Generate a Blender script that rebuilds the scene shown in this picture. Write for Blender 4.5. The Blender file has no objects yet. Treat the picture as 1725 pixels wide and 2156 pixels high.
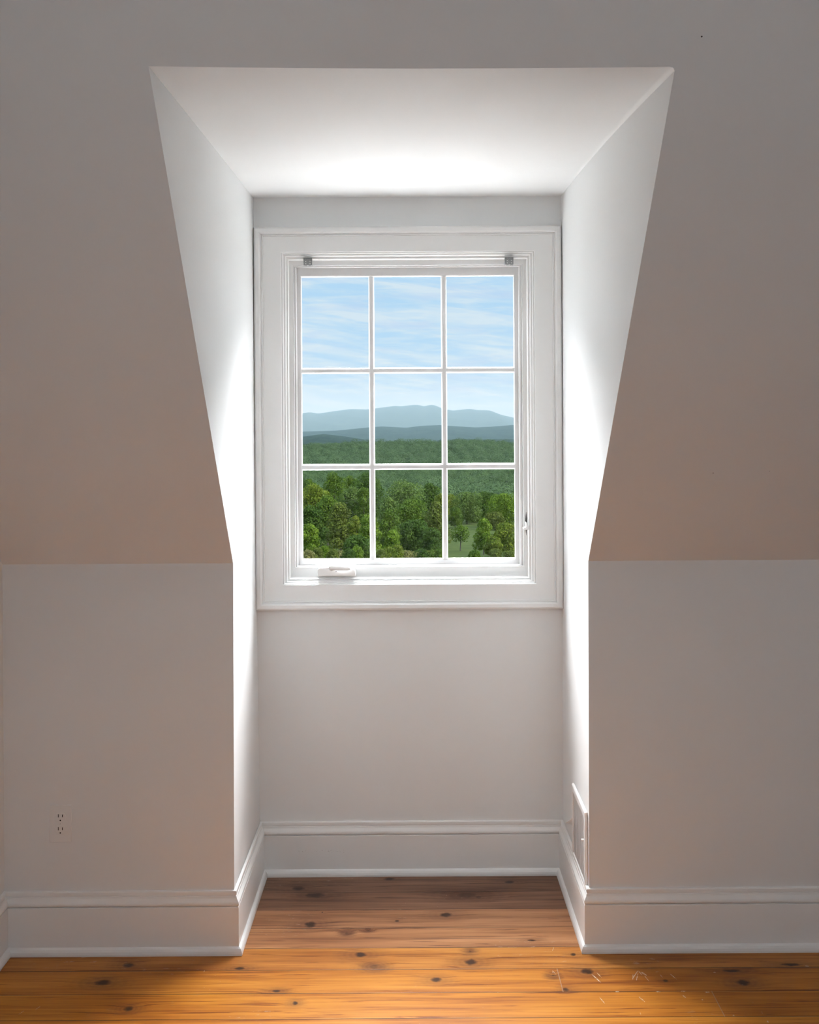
import bpy, bmesh, math, random
import numpy as np
from mathutils import Vector, Matrix, geometry

# ------------------------------------------------------------------ camera
SC = bpy.context.scene
COL = SC.collection
W, H = 1725.0, 2156.0
F = 2470.0            # focal length in pixels
CX, CY = 872.0, 884.0  # principal point (shift lens)
EYE = Vector((0, 0, 1.63))
cam_d = bpy.data.cameras.new('camera')
cam = bpy.data.objects.new('camera', cam_d)
COL.objects.link(cam)
SC.camera = cam
cam_d.sensor_width = 36.0
cam_d.lens = F * 36.0 / H
cam_d.shift_x = (W / 2 - CX) / H
cam_d.shift_y = (CY - H / 2) / H
cam_d.clip_start = 0.05
cam_d.clip_end = 80000
MC = Matrix.Translation(EYE) @ Matrix.Rotation(math.radians(90), 4, 'X') @ Matrix.Rotation(-0.006, 4, 'Z')
cam.matrix_world = MC

# ------------------------------------------------------------------ view, sampling
SC.view_settings.view_transform = 'Standard'
SC.view_settings.look = 'None'
SC.view_settings.gamma = 1.0
SC.view_settings.use_curve_mapping = False
SC.view_settings.exposure = 0.0
cy = SC.cycles
cy.use_denoising = True
cy.max_bounces = 16
cy.diffuse_bounces = 10
cy.glossy_bounces = 4
cy.transparent_max_bounces = 24
cy.volume_bounces = 0
cy.sample_clamp_indirect = 40.0
cy.use_adaptive_sampling = True
cy.adaptive_threshold = 0.015
try:
    cy.denoising_prefilter = 'ACCURATE'
except Exception:
    pass

# light values
SUN_STRENGTH = 4.2
DAY_POWER = 74000.0
DAY_ELEV = 47.0
DAY_RADIUS = 7.5
DAY_DIST = 12.2
DAY_COLOR = (1.0, 1.0, 1.03)
WORLD_STRENGTH = 1.0
HIGH_SKY = 2.2        # gain of the unseen upper sky, raised to light the room
REAR_POWER = 17.0
REAR_COLOR = (1.0, 0.93, 0.86)
HAZE_DENSITY = 0.9e-4

# ------------------------------------------------------------------ node helpers
class NT:
    def __init__(s, tree):
        s.t = tree; s.n = tree.nodes; s.l = tree.links
    def node(s, typ, **kw):
        n = s.n.new(typ)
        for k, v in kw.items():
            setattr(n, k, v)
        return n
    def put(s, sock, v):
        if isinstance(v, bpy.types.NodeSocket):
            s.l.new(v, sock)
        elif v is not None:
            sock.default_value = v
    def m(s, op, a, b=None, c=None, clamp=False):
        n = s.n.new('ShaderNodeMath'); n.operation = op; n.use_clamp = clamp
        s.put(n.inputs[0], a)
        if b is not None: s.put(n.inputs[1], b)
        if c is not None: s.put(n.inputs[2], c)
        return n.outputs[0]
    def comb(s, x, y, z):
        n = s.n.new('ShaderNodeCombineXYZ')
        s.put(n.inputs[0], x); s.put(n.inputs[1], y); s.put(n.inputs[2], z)
        return n.outputs[0]
    def sep(s, v):
        n = s.n.new('ShaderNodeSeparateXYZ'); s.put(n.inputs[0], v)
        return n.outputs
    def noise(s, vec, scale=1.0, detail=2.0, rough=0.5, dist=0.0):
        n = s.n.new('ShaderNodeTexNoise')
        s.put(n.inputs['Vector'], vec)
        n.inputs['Scale'].default_value = scale
        n.inputs['Detail'].default_value = detail
        n.inputs['Roughness'].default_value = rough
        n.inputs['Distortion'].default_value = dist
        return n.outputs[0]
    def smooth(s, v, a, b, o0=0.0, o1=1.0):
        n = s.n.new('ShaderNodeMapRange'); n.interpolation_type = 'SMOOTHSTEP'
        s.put(n.inputs[0], v)
        n.inputs[1].default_value = a; n.inputs[2].default_value = b
        n.inputs[3].default_value = o0; n.inputs[4].default_value = o1
        return n.outputs[0]
    def ramp(s, fac, stops, interp='LINEAR'):
        n = s.n.new('ShaderNodeValToRGB'); n.color_ramp.interpolation = interp
        e = n.color_ramp.elements
        e[0].position = stops[0][0]; e[0].color = (*stops[0][1], 1)
        e[1].position = stops[1][0]; e[1].color = (*stops[1][1], 1)
        for p, c in stops[2:]:
            x = e.new(p); x.color = (*c, 1)
        s.put(n.inputs[0], fac)
        return n.outputs[0]
    def mix(s, fac, a, b, mode='MIX'):
        n = s.n.new('ShaderNodeMix'); n.data_type = 'RGBA'; n.blend_type = mode
        s.put(n.inputs[0], fac)
        for i, v in ((6, a), (7, b)):
            if isinstance(v, tuple): v = (*v[:3], 1)
            s.put(n.inputs[i], v)
        return n.outputs[2]

def lin(r, g, b):
    f = lambda c: (c / 255 / 12.92) if c <= 10.3 else ((c / 255 + 0.055) / 1.055) ** 2.4
    return (f(r), f(g), f(b))

def new_mat(name):
    m = bpy.data.materials.new(name); m.use_nodes = True
    t = NT(m.node_tree)
    p = m.node_tree.nodes['Principled BSDF']
    return m, t, p

def simple(name, col, rough=0.5, metal=0.0, bump=0.0, bscale=60, spec=0.5):
    m, t, p = new_mat(name)
    p.inputs['Base Color'].default_value = (*col, 1)
    p.inputs['Roughness'].default_value = rough
    p.inputs['Metallic'].default_value = metal
    p.inputs['Specular IOR Level'].default_value = spec
    if bump:
        co = t.node('ShaderNodeTexCoord').outputs['Object']
        b = t.node('ShaderNodeBump'); b.inputs['Strength'].default_value = bump
        b.inputs['Distance'].default_value = 0.002
        t.put(b.inputs['Height'], t.noise(co, bscale, 4))
        t.put(p.inputs['Normal'], b.outputs[0])
    return m

# ------------------------------------------------------------------ world: hazy blue sky with wisps, brightened above the view for added light
wd = bpy.data.worlds.new('sky'); SC.world = wd; wd.use_nodes = True
t = NT(wd.node_tree)
for n in list(t.n): t.n.remove(n)
out = t.node('ShaderNodeOutputWorld')
bg = t.node('ShaderNodeBackground')
t.l.new(bg.outputs[0], out.inputs[0])
d = t.node('ShaderNodeTexCoord').outputs['Generated']
sx = t.sep(d)
z = sx[2]
az = t.m('ARCTAN2', sx[0], sx[1])
# wisps: long streaks, a little tilted
v1 = t.comb(t.m('MULTIPLY', az, 9.0), t.m('ADD', t.m('MULTIPLY', z, 85.0), t.m('MULTIPLY', az, 14.0)), 0.0)
w1 = t.noise(v1, 1.0, 5, 0.55, 0.4)
v2 = t.comb(t.m('MULTIPLY', az, 26.0), t.m('MULTIPLY', z, 210.0), 3.3)
w2 = t.noise(v2, 1.0, 5, 0.6, 0.5)
wis = t.m('ADD', t.m('MULTIPLY', t.smooth(w1, 0.38, 0.68), 0.85), t.m('MULTIPLY', t.smooth(w2, 0.42, 0.74), 0.6), clamp=True)
el = t.smooth(z, 0.0, 0.09)
blue = t.ramp(el, [(0.0, lin(216, 234, 246)), (0.35, lin(190, 222, 248)), (1.0, lin(184, 221, 250))])
cloud = t.mix(el, lin(233, 243, 248), lin(218, 235, 248))
base = t.mix(wis, blue, cloud)
lil = t.smooth(t.noise(t.comb(t.m('MULTIPLY', az, 14.0), t.m('MULTIPLY', z, 70.0), 9.0), 1.0, 3), 0.5, 0.7, 0.0, 0.45)
base = t.mix(lil, base, lin(200, 218, 246))
high = t.smooth(z, 0.16, 0.5, 1.0, HIGH_SKY)
t.put(bg.inputs[0], base)
t.put(bg.inputs[1], t.m('MULTIPLY', high, WORLD_STRENGTH))

# sun over the landscape, from the right and a little behind the house
sd = bpy.data.lights.new('sun', 'SUN'); sd.energy = SUN_STRENGTH; sd.angle = math.radians(6)
sd.color = (1.0, 0.97, 0.9)
so = bpy.data.objects.new('sun', sd); COL.objects.link(so)
so.rotation_euler = Vector((0.75, -0.5, 0.62)).to_track_quat('Z', 'Y').to_euler()
so.location = (60, -30, 60)
# added area lamp above the view, standing in for bright sky on the dormer
dd_ = bpy.data.lights.new('sky_stand_in_lamp', 'AREA'); dd_.shape = 'DISK'; dd_.size = 2 * DAY_RADIUS
dd_.energy = DAY_POWER; dd_.color = DAY_COLOR
do_ = bpy.data.objects.new('sky_stand_in_lamp', dd_); COL.objects.link(do_)
el_ = math.radians(DAY_ELEV)
do_.location = (0, 4.3 + DAY_DIST * math.cos(el_), 1.63 + DAY_DIST * math.sin(el_))
do_.rotation_euler = Vector((0, 0.5, 0.87)).to_track_quat('Z', 'Y').to_euler()
# unseen fill lamp over the middle of the room, added to brighten it
rd = bpy.data.lights.new('room_fill_lamp', 'AREA'); rd.shape = 'RECTANGLE'
rd.size = 1.6; rd.size_y = 0.9; rd.energy = REAR_POWER; rd.color = REAR_COLOR
ro = bpy.data.objects.new('room_fill_lamp', rd); COL.objects.link(ro)
ro.location = (0.5, 0.1, 2.86)

# ------------------------------------------------------------------ geometry helpers
def ray(px, py):
    v = Vector(((px - CX) / F, (CY - py) / F, -1.0))
    return (MC.to_3x3() @ v)
def onY(px, py, Y):
    r = ray(px, py); return EYE + r * (Y / r.y)
def onZ(px, py, Z=0.0):
    r = ray(px, py); return EYE + r * ((Z - EYE.z) / r.z)
def on_plane(px, py, p0, n):
    r = ray(px, py); return EYE + r * ((p0 - EYE).dot(n) / r.dot(n))

def link_mesh(name, verts, faces, mat, parent=None, smooth=False, bevel=0.0, kind=None):
    me = bpy.data.meshes.new(name)
    me.from_pydata([tuple(v) for v in verts], [], faces)
    me.update()
    if smooth:
        me.polygons.foreach_set('use_smooth', [True] * len(me.polygons))
    o = bpy.data.objects.new(name, me); COL.objects.link(o)
    if mat: me.materials.append(mat)
    if parent is not None: o.parent = parent
    if kind: o['kind'] = kind
    if bevel:
        b = o.modifiers.new('bevel', 'BEVEL'); b.width = bevel; b.segments = 3; b.limit_method = 'ANGLE'
    return o

def recenter(o):
    """put the object's origin at its base centre (verts are given in world space)"""
    vs = [v.co for v in o.data.vertices]
    mn = Vector((min(v.x for v in vs), min(v.y for v in vs), min(v.z for v in vs)))
    mx = Vector((max(v.x for v in vs), max(v.y for v in vs), max(v.z for v in vs)))
    c = Vector(((mn.x + mx.x) / 2, (mn.y + mx.y) / 2, mn.z))
    o.data.transform(Matrix.Translation(-c)); o.location = c

def struct(name, verts, faces, mat, parent=None, **k):
    return link_mesh(name, verts, faces, mat, parent, kind=None if parent else 'structure', **k)

def empty(name, loc, label=None, cat=None, group=None, kind=None):
    o = bpy.data.objects.new(name, None); COL.objects.link(o); o.location = loc
    o.empty_display_size = 0.05
    if label: o['label'] = label
    if cat: o['category'] = cat
    if group: o['group'] = group
    if kind: o['kind'] = kind
    return o

def tag(o, label, cat, group=None, kind=None):
    o['label'] = label; o['category'] = cat
    if group: o['group'] = group
    if kind: o['kind'] = kind
    return o

def part(name, verts, faces, mat, root, **k):
    """part given in world space under an Empty that is only translated"""
    o = link_mesh(name, verts, faces, mat, None, **k)
    off = Vector((0, 0, 0)); r = root
    while r is not None:
        off += r.location; r = r.parent
    o.data.transform(Matrix.Translation(-off))
    o.parent = root
    return o

def box(x0, x1, y0, y1, z0, z1):
    v = [(x0, y0, z0), (x1, y0, z0), (x1, y1, z0), (x0, y1, z0), (x0, y0, z1), (x1, y0, z1), (x1, y1, z1), (x0, y1, z1)]
    f = [(0, 3, 2, 1), (4, 5, 6, 7), (0, 1, 5, 4), (1, 2, 6, 5), (2, 3, 7, 6), (3, 0, 4, 7)]
    return v, f

def join(parts):
    V, Fc = [], []
    for v, f in parts:
        o = len(V); V += list(v); Fc += [tuple(i + o for i in q) for q in f]
    return V, Fc

def tess(outer, holes=()):
    loops = [[Vector(p) for p in outer]] + [[Vector(p) for p in h] for h in holes]
    tris = geometry.tessellate_polygon(loops)
    V = [p for l in loops for p in l]
    return V, [tuple(tr) for tr in tris]

def orient(V, Fc, toward):
    """flip faces so that they look at the point"""
    out = []
    for f in Fc:
        a, b, c = (Vector(V[f[0]]), Vector(V[f[1]]), Vector(V[f[2]]))
        n = (b - a).cross(c - a)
        out.append(f if n.dot(Vector(toward) - a) >= 0 else tuple(reversed(f)))
    return out

INSIDE = Vector((0.2, 1.2, 1.5))

def rings_mesh(rings, close=False):
    """rings of 4 corner points each -> quads between successive rings"""
    V, Fc = [], []
    for r in rings: V += r
    n = len(rings)
    for i in range(n if close else n - 1):
        a = i * 4; b = ((i + 1) % n) * 4
        for k in range(4):
            k2 = (k + 1) % 4
            Fc.append((a + k, a + k2, b + k2, b + k))
    return V, Fc

def sweep(path, prof, normals=None):
    """path: floor points, prof: (offset, height); offset to the LEFT of travel; returns list of segment meshes, mitred"""
    n = len(path); dirs = []
    for i in range(n - 1):
        dirs.append((Vector(path[i + 1]) - Vector(path[i])).to_2d().normalized())
    def leftn(dv): return Vector((-dv.y, dv.x))
    cols = []
    for i in range(n):
        if i == 0: mv = leftn(dirs[0])
        elif i == n - 1: mv = leftn(dirs[-1])
        else:
            a, b = leftn(dirs[i - 1]), leftn(dirs[i])
            m = (a + b).normalized(); mv = m / max(0.2, m.dot(a))
        cols.append([(path[i][0] + mv.x * o, path[i][1] + mv.y * o, h) for o, h in prof])
    segs = []
    k = len(prof)
    for i in range(n - 1):
        V = cols[i] + cols[i + 1]
        Fc = [(j, j + 1, k + j + 1, k + j) for j in range(k - 1)]
        segs.append((V, Fc))
    return segs

# ------------------------------------------------------------------ materials of the room
def wall_mat(name, col, marks=None):
    m, t, p = new_mat(name)
    co = t.node('ShaderNodeTexCoord').outputs['Object']
    n1 = t.noise(co, 1.3, 3)
    c = t.mix(t.smooth(n1, 0.3, 0.7), tuple(x * 0.985 for x in col), tuple(min(1, x * 1.01) for x in col))
    if marks:
        for (pt, r) in marks:
            vm = t.node('ShaderNodeVectorMath', operation='DISTANCE')
            t.put(vm.inputs[0], co); vm.inputs[1].default_value = pt
            c = t.mix(t.smooth(vm.outputs['Value'], r * 0.55, r, 1.0, 0.0), c, (0.03, 0.022, 0.018))
    t.put(p.inputs['Base Color'], c)
    p.inputs['Roughness'].default_value = 0.62
    p.inputs['Specular IOR Level'].default_value = 0.3
    b = t.node('ShaderNodeBump'); b.inputs['Strength'].default_value = 0.12; b.inputs['Distance'].default_value = 0.0015
    hgt = t.m('ADD', t.m('MULTIPLY', t.noise(co, 7, 2), 2.2), t.m('MULTIPLY', t.noise(co, 220, 3), 0.35))
    t.put(b.inputs['Height'], hgt); t.put(p.inputs['Normal'], b.outputs[0])
    return m

YK = 3.60     # plane of the knee wall
YB = 4.213    # plane of the dormer's back wall
LP = onY(491, 1187, YK); RP = onY(1240, 1180, YK)
KZ = (LP.z + RP.z) / 2
SN = Vector((0, 1, 1)).normalized()          # the 45 degree slope
SP0 = Vector((0, YK, KZ))
PAINT = (0.755, 0.765, 0.765)
TRIMC = (0.80, 0.805, 0.80)
pt1 = on_plane(1478, 77, SP0, SN); pt2 = on_plane(1502, 996, SP0, SN); pt3 = on_plane(1621, 992, SP0, SN)
M_SLOPE = wall_mat('slope_paint', PAINT, [(pt1, 0.0024), (pt2, 0.002), (pt3, 0.0012)])
M_WALL = wall_mat('wall_paint', PAINT)
M_TRIM = simple('trim_paint', TRIMC, 0.38, bump=0.05, bscale=30)
M_SASH = simple('window_vinyl', (0.72, 0.72, 0.72), 0.32)
M_WHITE = simple('white_plastic', (0.84, 0.84, 0.83), 0.3)
M_GREYP = simple('ivory_plastic', (0.755, 0.755, 0.745), 0.4)
M_DARK = simple('dark_slot', (0.008, 0.006, 0.005), 0.8)
M_DARKBAR = simple('dark_steel', (0.10, 0.085, 0.08), 0.4, 0.5)
M_VENT = simple('vent_enamel', (0.80, 0.795, 0.785), 0.35)
# galvanised metal
M_GALV, t, p = new_mat('galvanised_steel')
co = t.node('ShaderNodeTexCoord').outputs['Object']
t.put(p.inputs['Base Color'], t.ramp(t.noise(co, 420, 3), [(0.35, (0.20, 0.21, 0.21)), (0.65, (0.40, 0.41, 0.41))]))
p.inputs['Metallic'].default_value = 0.35; p.inputs['Roughness'].default_value = 0.45

# glass
M_GLASS = bpy.data.materials.new('window_glass'); M_GLASS.use_nodes = True
t = NT(M_GLASS.node_tree)
for n in list(t.n): t.n.remove(n)
o_ = t.node('ShaderNodeOutputMaterial'); mx = t.node('ShaderNodeMixShader')
tr = t.node('ShaderNodeBsdfTransparent'); tr.inputs[0].default_value = (0.985, 0.995, 0.99, 1)
gl = t.node('ShaderNodeBsdfGlossy'); gl.inputs['Roughness'].default_value = 0.0
fr = t.node('ShaderNodeFresnel'); fr.inputs[0].default_value = 1.45
t.put(mx.inputs[0], t.m('MULTIPLY', fr.outputs[0], 0.5))
t.l.new(tr.outputs[0], mx.inputs[1]); t.l.new(gl.outputs[0], mx.inputs[2]); t.l.new(mx.outputs[0], o_.inputs[0])

# baseboard with faint scuffs
def scuff_mat():
    m, t, p = new_mat('scuffed_trim_paint')
    co = t.node('ShaderNodeTexCoord').outputs['Object']
    s = t.sep(co)
    a = onY(620, 1793, YB - 0.016); b = onY(735, 1793, YB - 0.016)
    band = t.m('MULTIPLY', t.smooth(t.m('ABSOLUTE', t.m('SUBTRACT', s[2], a.z)), 0.003, 0.007, 1, 0),
               t.m('MULTIPLY', t.smooth(s[0], a.x, a.x + 0.03), t.smooth(s[0], b.x - 0.03, b.x, 1, 0)))
    nz = t.smooth(t.noise(t.comb(t.m('MULTIPLY', s[0], 170.0), 0.0, t.m('ADD', t.m('MULTIPLY', s[2], 260.0), t.m('MULTIPLY', s[0], 40.0))), 1.0, 3), 0.60, 0.68)
    t.put(p.inputs['Base Color'], t.mix(t.m('MULTIPLY', t.m('MULTIPLY', band, nz), 0.5), TRIMC, (0.25, 0.24, 0.23)))
    p.inputs['Roughness'].default_value = 0.38
    return m
M_SCUFF = scuff_mat()

# ------------------------------------------------------------------ pine plank floor
PITCH = 0.1425; SEAM0 = 3.195
def floor_mat():
    m, t, p = new_mat('varnished_pine_planks')
    co = t.node('ShaderNodeTexCoord').outputs['Object']
    s = t.sep(co); X, Y = s[0], s[1]
    wob = t.m('MULTIPLY', t.m('SUBTRACT', t.noise(t.comb(X, 0.0, 0.0), 1.4, 2), 0.5), 0.006)
    u = t.m('DIVIDE', t.m('SUBTRACT', t.m('ADD', Y, wob), SEAM0), PITCH)
    k = t.m('FLOOR', u); fr_ = t.m('SUBTRACT', u, k)
    # knots (pixel centre, half sizes in px, halo strength, halo shift)
    KN = [(629, 1871, 13, 4, .5), (820, 1851, 12, 3, .35), (1073, 1857, 10, 3, .45), (664, 1885, 19, 5, .9), (983, 1885, 20, 5, 1.0),
          (1008, 1889, 6, 3, 1.0), (939, 1926, 13, 5, .45), (654, 1947, 13, 6, .6), (836, 1939, 5, 2, .3), (760, 2010, 13, 5, .6),
          (992, 2026, 14, 6, .7), (787, 2036, 9, 4, 1.1), (919, 2063, 12, 5, .5), (1165, 2054, 3, 2, 2.2), (1192, 2084, 7, 4, .5),
          (622, 2112, 6, 4, .6), (1207, 2010, 6, 3, .4), (1237, 2045, 13, 6, .7), (271, 2032, 13, 5, .5), (217, 2069, 18, 6, .8),
          (270, 2124, 10, 5, .7), (505, 2039, 11, 3, .7), (582, 2087, 9, 3, .8), (1402, 2065, 6, 3, .3), (1565, 2069, 15, 6, .8),
          (1541, 2044, 20, 3, .8), (1666, 2031, 22, 3, .7), (679, 1921, 1.8, 1.2, 0), (730, 1965, 3, 2, 1.6), (775, 1960, 4, 1.5, 1.2),
          (1120, 1980, 9, 2, .6), (990, 2003, 3, 2, 1.7)]
    core = None; halo = None; dmin = None
    nzc = t.m('MULTIPLY', t.m('SUBTRACT', t.noise(co, 60, 2), 0.5), 0.9)
    for (px, py, hx, hy, hs) in KN:
        c = onZ(px, py); ax = 1.15 * hx * c.y / F; ay = 1.2 * max(hy * c.y * c.y / (F * EYE.z), 0.004)
        dx = t.m('DIVIDE', t.m('SUBTRACT', X, c.x), ax); dy = t.m('DIVIDE', t.m('SUBTRACT', Y, c.y), ay)
        dd = t.m('SQRT', t.m('ADD', t.m('MULTIPLY', dx, dx), t.m('MULTIPLY', dy, dy)))
        dn = t.m('ADD', dd, nzc)
        ci = t.smooth(dn, 0.35, 1.1, 1.0 if hs < 1.0 else 0.45, 0.0)
        core = ci if core is None else t.m('MAXIMUM', core, ci)
        if hs > 0:
            hd = t.m('SQRT', t.m('ADD', t.m('MULTIPLY', t.m('MULTIPLY', dx, dx), 0.55), t.m('MULTIPLY', t.m('MULTIPLY', dy, dy), 1.0)))
            hi = t.smooth(t.m('ADD', hd, t.m('MULTIPLY', nzc, 0.8)), 0.4, 3.6 if hs < 1.0 else (4.2 if hs < 1.5 else 6.5), min(hs, 1.2) * 0.80, 0.0)
            halo = hi if halo is None else t.m('MAXIMUM', halo, hi)
            dmin = dd if dmin is None else t.m('MINIMUM', dmin, dd)
    # grain along the boards, bent round the knots
    bend = t.m('MULTIPLY', halo, 0.02)
    gy = t.m('ADD', t.m('ADD', Y, bend), t.m('MULTIPLY', k, 7.31))
    g1 = t.noise(t.comb(t.m('MULTIPLY', X, 1.6), t.m('MULTIPLY', gy, 38.0), t.m('MULTIPLY', k, 3.7)), 1.0, 4, 0.55, 0.6)
    g2 = t.noise(t.comb(t.m('MULTIPLY', X, 6.0), t.m('MULTIPLY', gy, 230.0), k), 1.0, 4, 0.6)
    g3 = t.noise(t.comb(t.m('MULTIPLY', X, 2.2), t.m('MULTIPLY', gy, 9.0), k), 1.0, 2)
    bands = t.m('ADD', t.m('ADD', t.m('MULTIPLY', g1, 0.55), t.m('MULTIPLY', g2, 0.22)), t.m('MULTIPLY', g3, 0.30))
    ringw = t.m('MULTIPLY', t.m('SINE', t.m('MULTIPLY', dmin, 7.5)), t.m('MULTIPLY', halo, 0.035))
    streak = t.smooth(t.noise(t.comb(t.m('MULTIPLY', X, 2.6), t.m('MULTIPLY', gy, 75.0), t.m('MULTIPLY', k, 5.1)), 1.0, 5, 0.6, 1.2), 0.56, 0.72, 0.0, 0.32)
    tone = t.smooth(t.m('SUBTRACT', t.m('ADD', bands, ringw), streak), 0.30, 0.70)
    orange = t.ramp(tone, [(0.0, (0.20, 0.052, 0.005)), (0.35, (0.36, 0.115, 0.010)), (0.7, (0.47, 0.175, 0.016)), (1.0, (0.56, 0.230, 0.028))])
    brown = t.ramp(tone, [(0.0, (0.13, 0.055, 0.030)), (0.35, (0.24, 0.115, 0.064)), (0.7, (0.33, 0.165, 0.095)), (1.0, (0.40, 0.215, 0.130))])
    # board tones: the boards inside the recess are browner, the rearmost darker
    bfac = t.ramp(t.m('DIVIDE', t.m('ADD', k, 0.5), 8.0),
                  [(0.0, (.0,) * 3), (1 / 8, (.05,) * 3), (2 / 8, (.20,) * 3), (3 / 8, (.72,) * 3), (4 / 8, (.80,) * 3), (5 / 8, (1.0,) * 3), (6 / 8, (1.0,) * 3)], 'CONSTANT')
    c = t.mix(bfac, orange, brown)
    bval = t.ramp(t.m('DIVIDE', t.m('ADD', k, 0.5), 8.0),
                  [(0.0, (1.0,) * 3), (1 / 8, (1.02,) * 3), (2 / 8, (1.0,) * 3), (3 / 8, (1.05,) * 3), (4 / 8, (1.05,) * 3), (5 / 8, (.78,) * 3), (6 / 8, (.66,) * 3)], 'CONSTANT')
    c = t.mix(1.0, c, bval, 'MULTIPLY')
    # the butt-jointed boards differ a little
    j1 = onZ(1180, 2065).x; j2 = onZ(1514, 2116).x
    onb1 = t.m('MULTIPLY', t.m('COMPARE', k, 1.0, 0.1), t.m('GREATER_THAN', X, j1))
    onb0 = t.m('MULTIPLY', t.m('COMPARE', k, 0.0, 0.1), t.m('GREATER_THAN', X, j2))
    c = t.mix(t.m('MULTIPLY', t.m('ADD', onb1, onb0), 0.35), c, t.mix(1.0, c, (0.55, 0.42, 0.35), 'MULTIPLY'))
    hn = t.m('MULTIPLY', halo, t.smooth(t.noise(t.comb(t.m('MULTIPLY', X, 18.0), t.m('MULTIPLY', gy, 90.0), k), 1.0, 4, 0.6, 0.8), 0.25, 0.62, 0.45, 1.0))
    c = t.mix(t.m('MULTIPLY', hn, 0.92), c, (0.085, 0.028, 0.014))
    c = t.mix(t.m('MULTIPLY', core, 0.92), c, (0.022, 0.009, 0.006))
    # seams
    ds = t.m('MULTIPLY', t.m('SUBTRACT', 0.5, t.m('ABSOLUTE', t.m('SUBTRACT', fr_, 0.5))), PITCH)
    sn = t.noise(t.comb(X, k, 0.0), 3.0, 3)
    seam = t.m('MULTIPLY', t.smooth(ds, 0.0006, 0.0026, 1.0, 0.0), t.smooth(sn, 0.25, 0.6, 0.45, 1.0))
    e1 = t.m('MULTIPLY', t.m('COMPARE', k, 1.0, 0.1), t.smooth(t.m('ABSOLUTE', t.m('SUBTRACT', X, j1)), 0.0006, 0.0018, 1, 0))
    e0 = t.m('MULTIPLY', t.m('COMPARE', k, 0.0, 0.1), t.smooth(t.m('ABSOLUTE', t.m('SUBTRACT', X, j2)), 0.0006, 0.0018, 1, 0))
    cs = onZ(860, 1977); ce = onZ(1165, 1976)
    crack = t.m('MULTIPLY', t.smooth(t.m('ABSOLUTE', t.m('SUBTRACT', t.m('ADD', Y, wob), cs.y)), 0.0004, 0.0022, 0.8, 0),
                t.m('MULTIPLY', t.smooth(X, cs.x, cs.x + .03), t.smooth(X, ce.x - .05, ce.x, 1, 0)))
    sm = t.m('MAXIMUM', seam, crack)
    c = t.mix(t.m('MULTIPLY', sm, 0.95), c, (0.020, 0.008, 0.005))
    c = t.mix(t.m('MULTIPLY', t.m('MAXIMUM', e1, e0), 0.7), c, (0.36, 0.25, 0.18))
    # paint flecks and pale scratches
    SCR = [(1256, 2060, 3, 9, .35), (1262, 2053, 2, 5, .3), (1338, 2052, 2, 9, -.5), (1342, 2057, 1.6, 8, -.3), (1333, 2057, 1.4, 6, -.2), (1348, 2048, 2, 5, .2),
           (1356, 2050, 4, 4, .5), (1362, 2060, 1.4, 6, .2), (1418, 2056, 2, 6, .35), (1268, 2106, 2, 7, .25), (1352, 2104, 3, 6, .35), (1300, 2088, 8, 1.0, 0),
           (1386, 2088, 9, 1.0, 0), (1440, 2087, 11, 1.0, 0), (1490, 2089, 9, 1.0, 0), (1505, 2047, 5, 1.0, 0), (1605, 2132, 2.2, 2, 0), (1617, 2151, 3, 2.4, 0),
           (1441, 2098, 3, 3, .3), (1164, 2046, 1.6, 2.6, 0), (1168, 2048, 1.2, 4, .3), (1165, 1998, 1.5, 4, -.3), (1349, 2134, 1.5, 2, 0), (1393, 2055, 1.2, 3, .2),
           (1480, 2105, 4, 1, 0), (1545, 2138, 3, 1.5, 0), (1700, 2034, 8, 1.1, 0), (80, 2122, 1.2, 4, -.4), (45, 2132, 1.2, 4, -.4), (430, 2045, 1.3, 2, 0), (940, 1885, 1, 1, 0)]
    fl = None
    for (px, py, hx, hy, sk) in SCR:
        c0 = onZ(px, py); ax = hx * c0.y / F; ay = hy * c0.y * c0.y / (F * EYE.z)
        dy0 = t.m('SUBTRACT', Y, c0.y)
        dx = t.m('DIVIDE', t.m('ADD', t.m('SUBTRACT', X, c0.x), t.m('MULTIPLY', dy0, sk)), max(ax * 0.55, 0.0008)); dy = t.m('DIVIDE', dy0, ay)
        dd = t.m('ADD', t.m('MULTIPLY', dx, dx), t.m('MULTIPLY', dy, dy))
        q = t.smooth(dd, 0.5, 1.3, 0.75, 0.0)
        fl = q if fl is None else t.m('MAXIMUM', fl, q)
    fl = t.m('MULTIPLY', fl, t.smooth(t.noise(co, 260, 2), 0.36, 0.55))
    # fine dust specks
    vo = t.node('ShaderNodeTexVoronoi'); vo.inputs['Scale'].default_value = 38; t.put(vo.inputs['Vector'], co)
    sp = t.m('MULTIPLY', t.smooth(vo.outputs['Distance'], 0.02, 0.045, 0.6, 0.0), t.smooth(t.noise(co, 2.4, 2), 0.5, 0.62))
    wear = t.m('MULTIPLY', t.smooth(t.noise(t.comb(t.m('MULTIPLY', X, 30.0), t.m('MULTIPLY', Y, 60.0), 0), 1, 5, 0.7), 0.58, 0.70, 0, 0.35),
               t.smooth(t.noise(co, 3.2, 1), 0.55, 0.68))
    white = t.m('MAXIMUM', t.m('MAXIMUM', fl, sp), wear)
    c = t.mix(white, c, (0.62, 0.55, 0.47))
    t.put(p.inputs['Base Color'], c)
    t.put(p.inputs['Roughness'], t.m('ADD', t.m('MULTIPLY', g2, 0.10), 0.34))
    p.inputs['Specular IOR Level'].default_value = 0.2
    b = t.node('ShaderNodeBump'); b.inputs['Strength'].default_value = 0.5; b.inputs['Distance'].default_value = 0.0015
    hh = t.m('SUBTRACT', t.m('MULTIPLY', t.m('ADD', g1, g2), 0.16), t.m('ADD', t.m('MULTIPLY', sm, 1.0), t.m('MULTIPLY', core, 0.3)))
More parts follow.
